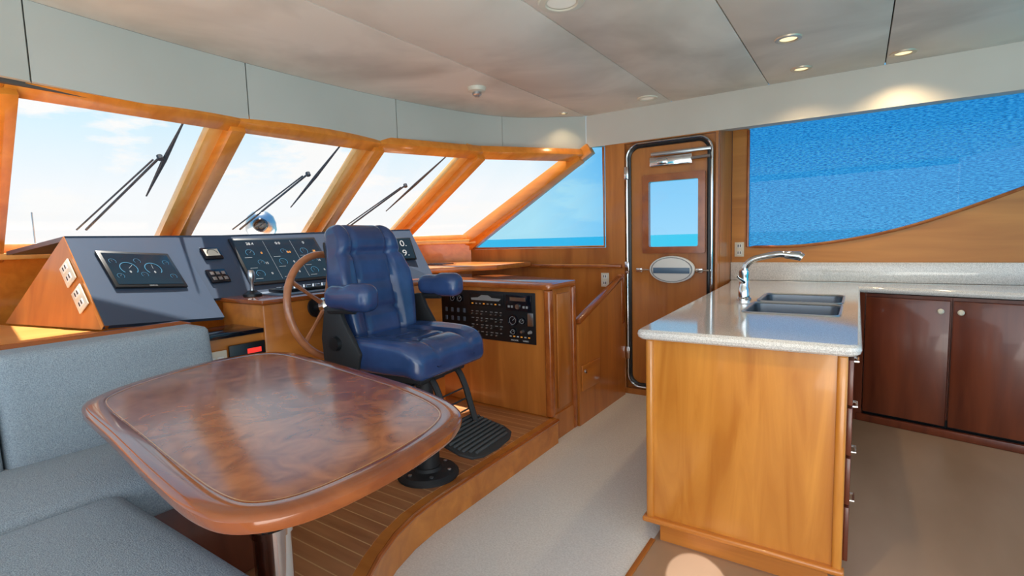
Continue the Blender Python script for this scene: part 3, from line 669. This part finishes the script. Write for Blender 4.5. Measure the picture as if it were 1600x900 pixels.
b = B(); box(b, -.155, -.115, .745, .83, .008, .02, .003, IM); obj('ignition_plate', b, 'steel', ip)
for kx in (-.20, -.14):
    b = B(); lathe(b, [(0, .022), (.009, .022), (.012, 0)], 12, IM @ Matrix.Translation((kx, .705, .008))); obj('knob', b, 'greymark' if kx > -.15 else 'steel', ip)
b = B(); prism(b, [(-2.86, 2.84), (-2.45, 3.42), (-2.45, 3.95), (-3.12, 3.95), (-3.58, 3.50), (-3.76, 2.84)], 1.06, 1.10, .006); obj('dash_shelf', b, 'cherryx', None, 'cherry shelf below the right windshield pane beside the side window', 'shelf')
vt = thing('vent_grille', 'dark slotted air vent set in the shelf by the right windshield corner', 'vent', (-3.1, 3.45, 1.10))
b = B(); box(b, -3.22, -2.98, 3.36, 3.54, 1.10, 1.104, .002); obj('frame', b, 'trimwood', vt)
for k in range(6):
    b = B(); box(b, -3.205+k*.037, -3.185+k*.037, 3.375, 3.525, 1.104, 1.110, .001); obj('slat', b, 'black', vt)
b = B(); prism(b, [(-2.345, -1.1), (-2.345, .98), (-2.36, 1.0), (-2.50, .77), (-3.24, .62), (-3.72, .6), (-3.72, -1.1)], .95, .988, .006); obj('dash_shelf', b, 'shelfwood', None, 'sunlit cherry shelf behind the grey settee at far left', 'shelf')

sw = thing('steering_wheel', 'wooden rimmed steering wheel left of the blue helm chair', 'steering wheel', (-2.24, 1.61, 1.0))
WM = Matrix.Translation((-2.232, 1.64, 1.0)) @ Matrix.Rotation(math.radians(10), 4, 'Z') @ Matrix.Rotation(math.radians(80), 4, 'Y')
R = .262
b = B(); tube(b, [(R*math.cos(a*PI/32), R*math.sin(a*PI/32), 0) for a in range(64)], .018, 12, True, WM); obj('rim', b, 'wheelwood', sw)
for k in range(5):
    a = 2*PI*k/5+.35; ca, sa = math.cos(a), math.sin(a)
    b = B(); tube(b, [(ca*.03, sa*.03, -.02), (ca*.14, sa*.14, -.012), (ca*(R-.005), sa*(R-.005), 0)], [.014, .009, .013], 8, Mx=WM); obj('spoke', b, 'wheelwood', sw)
b = B(); lathe(b, [(0, .02), (.03, .016), (.045, 0), (.045, -.03), (0, -.03)], 24, WM); obj('hub', b, 'chrome', sw)
b = B(); lathe(b, [(0, -.03), (.022, -.03), (.022, -.085), (.05, -.09), (.05, -.10), (0, -.10)], 20, WM); obj('shaft', b, 'black', sw)

# ------------------------------------------------------------------ helm chair
hch = thing('helm_chair', 'navy blue leather helm chair with armrests and footrest on black pedestal', 'helm chair', (-1.735, 1.785, .163), math.radians(4))
UP = Matrix.Translation((-.028, -.022, 0))
def P(name, bm, mat, par=hch, ang=35, up=False):
    if up: bm.transform(UP)
    return obj(name, bm, mat, par, local=True, ang=ang)
b = B(); lathe(b, [(0, 0), (.15, 0), (.15, .012), (.135, .028), (.075, .036), (.068, .05), (0, .05)], 40); P('base_plate', b, 'rubber')
for k in range(6):
    a = k*PI/3+.3; b = B(); lathe(b, [(0, .012), (.010, .010), (.010, 0)], 8, c=(.11*math.cos(a), .11*math.sin(a), .026)); P('bolt', b, 'steel')
b = B(); lathe(b, [(0, .04), (.058, .04), (.055, .30), (.065, .30), (.065, .33), (.042, .335), (.042, .52), (0, .52)], 28); P('pedestal', b, 'rubber')
b = B(); box(b, -.19, .17, -.17, .17, .515, .56, .012); box(b, -.1, .1, -.1, .1, .48, .52, .01); P('slide_base', b, 'rubber', up=True)
b = B(); tube(b, [(.05, -.1, .50), (.08, -.24, .49), (.12, -.26, .49)], .008, 8); P('adjust_lever', b, 'black')
def seatdef(p, h):
    fx = (p.x+h.x)/(2*h.x)
    if p.z > 0:
        ch = 0
        for c_ in (-.12, .12): ch += .018*math.exp(-((p.y-c_)/.012)**2)
        for c_ in (-.03, .10): ch += .014*math.exp(-((p.x-c_)/.012)**2)*(abs(p.y) < .125)
        edge = abs(p.y)/h.y
        p.z += .034*(edge**3)*(1-fx**4)-ch
    if fx > .75: p.z -= (fx-.75)**2*.5
    p.y *= (1+.06*math.sin(fx*PI))
    return p
b = B(); rbox(b, (.0, 0, .636), (.49, .53, .145), .058, 40, seatdef); P('seat_cushion', b, 'navy', ang=80, up=True)
BT = Matrix.Translation((-.23, 0, .67)) @ Matrix.Rotation(math.radians(-11), 4, 'Y')
def backdef(p, h):
    t = (p.z+h.z)/(2*h.z); w = .96+.12*math.sin(min(t*1.25, 1)*PI*.8) - (.20*max(0, t-.55)/.45)
    p.y *= w
    if p.x > 0:
        ch = .018*math.exp(-((abs(p.y)-.115)/.011)**2)
        for z0, lim in ((-.14, .115), (.0, .115), (.14, .3)): ch += .016*math.exp(-((p.z-z0)/.011)**2)*(abs(p.y) < lim)
        p.x += .050*(abs(p.y)/h.y)**3*(1-.5*max(0, t-.6)/.4)+.018*math.exp(-((p.z-.21)/.05)**2)-ch
    p.x += -.04*max(0, t-.7)
    return p
b = B(); rbox(b, (0, 0, .285), (.115, .435, .585), .052, 40, backdef, BT); P('backrest', b, 'navy', ang=80, up=True)
b = B(); rbox(b, (-.062, 0, .27), (.03, .36, .48), .014, 6, None, BT); P('back_shell', b, 'rubber', up=True)
for s in (-1, 1):
    b = B(); extr(b, [(-.29, s*.272, .58), (-.10, s*.272, .54), (-.06, s*.272, .66), (-.15, s*.272, .80), (-.18, s*.272, .87), (-.27, s*.272, .86), (-.30, s*.272, .72)], (0, s*.026, 0), .008); P('arm_bracket', b, 'rubber', up=True)
    b = B(); lathe(b, [(0, .022), (.03, .02), (.034, 0)], 20, Matrix.Translation((-.2, s*.296, .70)) @ Matrix.Rotation(-s*PI/2, 4, 'X')); P('pivot_cap', b, 'black', up=True)
    b = B(); tube(b, [(-.23, s*.30, .85), (-.07, s*.30, .855)], .016, 8); P('arm_bar', b, 'rubber', up=True)
    def armdef(p, h):
        if p.z > 0: p.z += .006*math.cos(p.y/h.y*PI/2)
        if p.x < 0: p.z *= .85
        return p
    b = B(); rbox(b, (-.075, s*.312, .912), (.265, .11, .118), .046, 16, armdef); P('armrest', b, 'navy', ang=80, up=True)
for s in (-1, 1):
    b = B(); p = spline([(.10, s*.10-.01, .54), (.145, s*.10-.01, .51), (.18, s*.10-.01, .44), (.205, s*.10-.01, .36), (.235, s*.10-.01, .27)], 5); tube(b, p, .015, 8); P('footrest_arm', b, 'rubber')
for k in range(3):
    b = B(); tube(b, [(.18+.012*k, -.11, .44-.05*k), (.18+.012*k, .09, .44-.05*k)], .004, 6); P('footrest_rung', b, 'rubber')
FT = Matrix.Translation((.285, -.02, .25)) @ Matrix.Rotation(math.radians(14), 4, 'Y')
dsh = [(-.12, -.17), (.06, -.185), (.115, -.165), (.14, -.11), (.148, 0), (.14, .11), (.115, .165), (.06, .185), (-.12, .17)]
b = B(); extr(b, [(x, y, 0) for x, y in dsh], (0, 0, .014), .004, FT)
fp = P('footrest_plate', b, 'rubber')
for k in range(10):
    b = B(); xx = -.105+k*.023; hw = .165 if k < 8 else .165-(k-7)*.018; box(b, xx, xx+.012, -hw, hw, .013, .022, .002, FT); P('tread_rib', b, 'tread', fp)

# ------------------------------------------------------------------ dining table
tcx, tcy, TZ = -1.33, .745, .90
dt = thing('dining_table', 'glossy rounded wooden dining table in front of the grey settee', 'table', (tcx, tcy, .163))
OUTL = [(-1.69, .458), (-1.37, .415), (-1.026, .370), (-.86, .357), (-.77, .378), (-.712, .450), (-.695, .57), (-.705, .72), (-.74, .86), (-.82, .955), (-1.03, 1.03), (-1.36, 1.09), (-1.64, 1.13), (-1.81, 1.14), (-1.91, 1.09), (-1.95, .95), (-1.927, .80), (-1.87, .64), (-1.80, .53)]
ol = [(p.x-tcx, p.y-tcy) for p in spline(OUTL, 6, True)]
def off(d):
    out = []
    n = len(ol)
    for i in range(n):
        a, c = V((*ol[i-1], 0)), V((*ol[(i+1) % n], 0)); t = (c-a).normalized(); nn = V((t.y, -t.x, 0))
        out.append((ol[i][0]+nn.x*d, ol[i][1]+nn.y*d))
    if d < -.03:   # relax the inner line
        for _ in range(5): out = [((out[i-1][0]+2*out[i][0]+out[(i+1) % n][0])/4, (out[i-1][1]+2*out[i][1]+out[(i+1) % n][1])/4) for i in range(n)]
    return out
def loft(bm, rings):
    b = B(); rr = [[b.verts.new(p) for p in r] for r in rings]; n = len(rr[0])
    for a, c in zip(rr, rr[1:]):
        for i in range(n): b.faces.new((a[i], a[(i+1) % n], c[(i+1) % n], c[i]))
    merge(bm, b)
TL = TZ-.163
b = B(); prof = [(-.046, 0), (-.043, .0008), (-.012, .0008), (-.004, -.002), (0, -.007), (.0, -.020), (-.004, -.028), (-.015, -.032), (-.09, -.032)]
loft(b, [[(x, y, TL+dz) for x, y in off(d)] for d, dz in prof]); P('edge_band', b, 'tableedge', dt)
ii = off(-.046)
b = B(); loft(b, [[(x, y, TL+dz) for x, y in ii] for dz in (0, -.031)])
b.faces.new([b.verts.new((x, y, TL)) for x, y in ii]); b.faces.new([b.verts.new((x, y, TL-.031)) for x, y in ii][::-1]); bmesh.ops.remove_doubles(b, verts=b.verts[:], dist=1e-5); P('tabletop', b, 'table', dt)
b = B(); loft(b, [[(x, y, TL+.0006) for x, y in off(d)] for d in (-.048, -.0505)]); P('inlay_line', b, 'inlay', dt)
b = B(); lathe(b, [(0, 0), (.16, 0), (.16, .01), (.14, .02), (.05, .03), (0, .03)], 40); P('base_plate', b, 'chrome', dt)
b = B(); lathe(b, [(.05, .03), (.05, .36), (.056, .36), (.056, .38), (.042, .385), (.042, .69), (0, .69)], 28); P('pedestal', b, 'chrome', dt)
b = B(); box(b, -.16, .16, -.16, .16, .676, .704, .006); P('mounting_plate', b, 'black', dt)

# ------------------------------------------------------------------ settee
st = thing('settee', 'grey-blue upholstered L-shaped settee at left beside the table', 'settee', (-1.9, .3, .163))
b = B(); box(b, -2.17, -1.76, -.45, .99, .163, .53, .01); box(b, -1.77, -.78, -.45, .46, .163, .53, .01); obj('base', b, 'dark', st)
b = B(); box(b, -2.335, -2.27, -.55, 1.0, .163, .975, .012); box(b, -2.27, -2.17, .985, 1.0, .163, .90, .004); obj('back_frame', b, 'cherryy', st)
b = B(); tube(b, [(-2.305, -.55, .985), (-2.305, .97, .985), (-2.315, 1.0, .975)], .03, 10); obj('cap_rail', b, 'trimwood', st)
def soft(p, h):
    if p.z > 0: p.z += .020*(1-(p.x/h.x)**2)*(1-(p.y/h.y)**2)
    return p
def softb(p, h):
    if p.x > 0: p.x += .014*(1-(p.z/h.z)**2)*(1-(p.y/h.y)**2)
    p.x -= .05*(p.z+h.z)/(2*h.z)
    return p
def cush(name, x0, x1, y0, y1, z0, z1, f, r=.035):
    b = B(); rbox(b, ((x0+x1)/2, (y0+y1)/2, (z0+z1)/2), (x1-x0, y1-y0, z1-z0), r, 14, f); obj(name, b, 'fabric', st, ang=80)
cush('seat_cushion', -2.15, -1.665, -.42, 1.0, .53, .66, soft)
cush('seat_cushion', -1.66, -.74, -.42, .515, .53, .66, soft)
cush('back_cushion', -2.225, -2.065, .378, 1.0, .60, 1.005, softb, .028)
cush('back_cushion', -2.225, -2.065, -.25, .372, .60, 1.005, softb, .028)
cush('back_cushion', -1.66, -.76, -.52, -.40, .60, 1.005, None)

# ------------------------------------------------------------------ ceiling fittings
def clight(x, y, lab, r, litm, ringmat='lampring', z=2.30):
    t = thing('ceiling_light', lab, 'ceiling light', (x, y, z), group='recessed ceiling lights')
    b = B(); lathe(b, [(r*.62, -.004), (r*.70, -.009), (r*.95, -.007), (r, 0), (r*.62, 0)], 32, c=(x, y, z)); obj('trim_ring', b, ringmat, t)
    b = B(); lathe(b, [(0, -.003), (r*.63, -.002), (r*.63, 0)], 28, c=(x, y, z)); obj('lens', b, litm, t)
L1 = (-.335, 3.12); L2 = (-.327, 3.735); L3 = (.178, 3.79)
clight(*L1, 'lit round downlight over the island, nearer of the two in its panel', .066, 'lamp')
clight(*L2, 'lit round downlight by the soffit above the faucet', .060, 'lamp')
clight(*L3, 'lit round downlight by the soffit at the right of the ceiling', .066, 'lamp')
clight(-1.31, 3.775, 'round downlight near the soffit above the door', .075, 'lampdim', 'ivory')
clight(-2.0, 3.775, 'tiny lit downlight in the far corner above the side window', .035, 'lamp')
clight(-1.075, 2.03, 'large cream round ceiling light at the top edge', .10, 'lampdim', 'ivory')
sd = thing('smoke_detector', 'white round smoke detector on the ceiling above the helm', 'smoke detector', (-2.108, 2.78, 2.30))
b = B(); lathe(b, [(0, -.03), (.035, -.03), (.055, -.022), (.062, 0), (0, 0)], 28, c=(-2.108, 2.78, 2.30)); obj('base', b, 'ivory', sd)
b = B(); lathe(b, [(0, -.062), (.014, -.06), (.02, -.05), (.03, -.046), (.03, -.03), (0, -.03)], 20, c=(-2.108, 2.78, 2.30)); obj('sensor', b, 'steel', sd)

# ------------------------------------------------------------------ outside
b = B(); prism(b, [(-3.99, -1), (-5.5, .2), (-5.9, 1.6), (-5.5, 3.0), (-3.99, 4.2)], 1.11, 1.15); S('floor', b, 'deck')
sl_ = thing('searchlight', 'chrome domed searchlight with dark lens on the foredeck outside', 'searchlight', (-4.4, 2.58, 1.15))
b = B(); lathe(b, [(0, -.05), (.07, -.05), (.06, .05), (.05, .20), (0, .20)], 24, c=(-4.4, 2.58, 1.2)); obj('stand', b, 'black', sl_)
b = B(); lathe(b, [(0, .19), (.10, .20), (.125, .25), (.125, .31), (.105, .37), (.06, .41), (0, .425)], 28, c=(-4.4, 2.58, 1.2)); obj('dome', b, 'steel', sl_)
b = B(); Ms = Matrix.Translation((-4.31, 2.52, 1.49)) @ Matrix.Rotation(math.radians(-34), 4, 'Z') @ Matrix.Rotation(PI/2, 4, 'Y'); lathe(b, [(0, .035), (.05, .03), (.062, 0), (0, -.01)], 20, Ms); obj('lens', b, 'blackgloss', sl_)
b = B(); tube(b, [(-5.3, 1.27, 1.15), (-5.3, 1.27, 1.62)], .005, 6); obj('jackstaff', b, 'steel', None, 'thin pole standing on the foredeck outside the leftmost pane', 'pole')
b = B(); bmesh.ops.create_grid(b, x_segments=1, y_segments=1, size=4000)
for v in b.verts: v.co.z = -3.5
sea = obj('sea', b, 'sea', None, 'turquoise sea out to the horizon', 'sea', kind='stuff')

# ------------------------------------------------------------------ world
w = bpy.data.worlds.new('sky'); SC.world = w; w.use_nodes = True; nt = w.node_tree; nt.nodes.clear(); N = nt.nodes.new; L = nt.links.new
out = N('ShaderNodeOutputWorld'); bg = N('ShaderNodeBackground'); bg.inputs[1].default_value = 1.15
tc = N('ShaderNodeTexCoord'); sp = N('ShaderNodeSeparateXYZ'); L(tc.outputs['Generated'], sp.inputs[0])
r1 = N('ShaderNodeValToRGB'); e = r1.color_ramp.elements; e[0].position = .0; e[0].color = (.30, .62, .86, 1); e[1].position = .6; e[1].color = (.10, .36, .75, 1)
k = e.new(.16); k.color = (.16, .50, .82, 1)
L(sp.outputs['Z'], r1.inputs[0])
r2 = N('ShaderNodeValToRGB'); e = r2.color_ramp.elements; e[0].position = 0; e[0].color = (.88, .87, .85, 1); e[1].position = .45; e[1].color = (.20, .55, .85, 1)
k = e.new(.09); k.color = (.84, .86, .87, 1); k = e.new(.25); k.color = (.50, .76, .89, 1)
L(sp.outputs['Z'], r2.inputs[0])
mr = N('ShaderNodeMapRange'); mr.inputs['From Min'].default_value = -.36; mr.inputs['From Max'].default_value = -.52; L(sp.outputs['X'], mr.inputs['Value'])
mx = N('ShaderNodeMix'); mx.data_type = 'RGBA'; L(mr.outputs[0], mx.inputs['Factor']); L(r1.outputs[0], mx.inputs['A']); L(r2.outputs[0], mx.inputs['B'])
mp = N('ShaderNodeMapping'); mp.inputs['Scale'].default_value = (2.6, 2.6, 8); mp.inputs['Location'].default_value = (.3, .1, 0); nz = N('ShaderNodeTexNoise'); nz.inputs['Scale'].default_value = 2.2; nz.inputs['Detail'].default_value = 7; nz.inputs['Roughness'].default_value = .55
L(tc.outputs['Generated'], mp.inputs[0]); L(mp.outputs[0], nz.inputs['Vector'])
rc = N('ShaderNodeValToRGB'); rc.color_ramp.elements[0].position = .53; rc.color_ramp.elements[1].position = .61; L(nz.outputs['Fac'], rc.inputs[0])
ml = N('ShaderNodeMath'); ml.operation = 'MULTIPLY'; L(rc.outputs[0], ml.inputs[0]); L(mr.outputs[0], ml.inputs[1])
mx2 = N('ShaderNodeMix'); mx2.data_type = 'RGBA'; L(ml.outputs[0], mx2.inputs['Factor']); L(mx.outputs['Result'], mx2.inputs['A']); mx2.inputs['B'].default_value = (.88, .87, .85, 1)
L(mx2.outputs['Result'], bg.inputs[0]); L(bg.outputs[0], out.inputs[0])

# ------------------------------------------------------------------ lamps
def lamp(name, kind, loc, energy, col=(1, 1, 1), target=None, **kw):
    l = bpy.data.lights.new(name, kind); l.energy = energy; l.color = col
    for a, v in kw.items(): setattr(l, a, v)
    o = bpy.data.objects.new(name, l); COL.objects.link(o); o.location = loc
    if target is not None: o.rotation_euler = (V(target)-V(loc)).to_track_quat('-Z', 'Y').to_euler()
    return o
lamp('sun', 'SUN', (0, 0, 10), 12, (1, .93, .82), None, angle=math.radians(1)).rotation_euler = V((.30, -.14, -.94)).to_track_quat('-Z', 'Y').to_euler()
lamp('aft_fill_lamp', 'AREA', (1.95, .2, 1.4), 30, (1, .94, .86), (-1.5, 2.2, 1.3), shape='RECTANGLE', size=3.0, size_y=1.8)  # added area lamp behind the camera to fill the cabin, no window there
lamp('port_fill_lamp', 'AREA', (-.6, -1.15, 1.4), 40, (1, .97, .93), (-1.2, 2.5, 1.5), shape='RECTANGLE', size=3.6, size_y=1.6)  # added fill lamp on the open port side, no window there
lamp('ceiling_fill_lamp', 'AREA', (.6, -.5, .25), 38, (1, .93, .84), (-.7, 1.8, 2.3), shape='RECTANGLE', size=1.8, size_y=1.2)  # added lamp aimed upward to brighten the ceiling, standing in for bounce
for (x, y), e_ in ((L1, 12), (L2, 11), (L3, 18), ((-2.0, 3.775), 3)):
    lamp('downlight', 'SPOT', (x, y, 2.28), e_, (1, .74, .42), (x, y, 0), spot_size=math.radians(125), spot_blend=.8, shadow_soft_size=.03)
lamp('downlight', 'SPOT', (-.35, 1.1, 2.25), 46, (1, .76, .40), (-.24, 2.05, .22), spot_size=math.radians(34), spot_blend=1, shadow_soft_size=.04)  # added warm spot for the glow on the island front, no fixture above
lamp('floor_patch_spot', 'SPOT', (.5, -.8, 2.25), 1300, (.95, .97, 1), (-.47, 1.88, 0), spot_size=math.radians(3.6), spot_blend=.12, shadow_soft_size=.005)  # added narrow spot casting the bright floor patch; there is no hatch
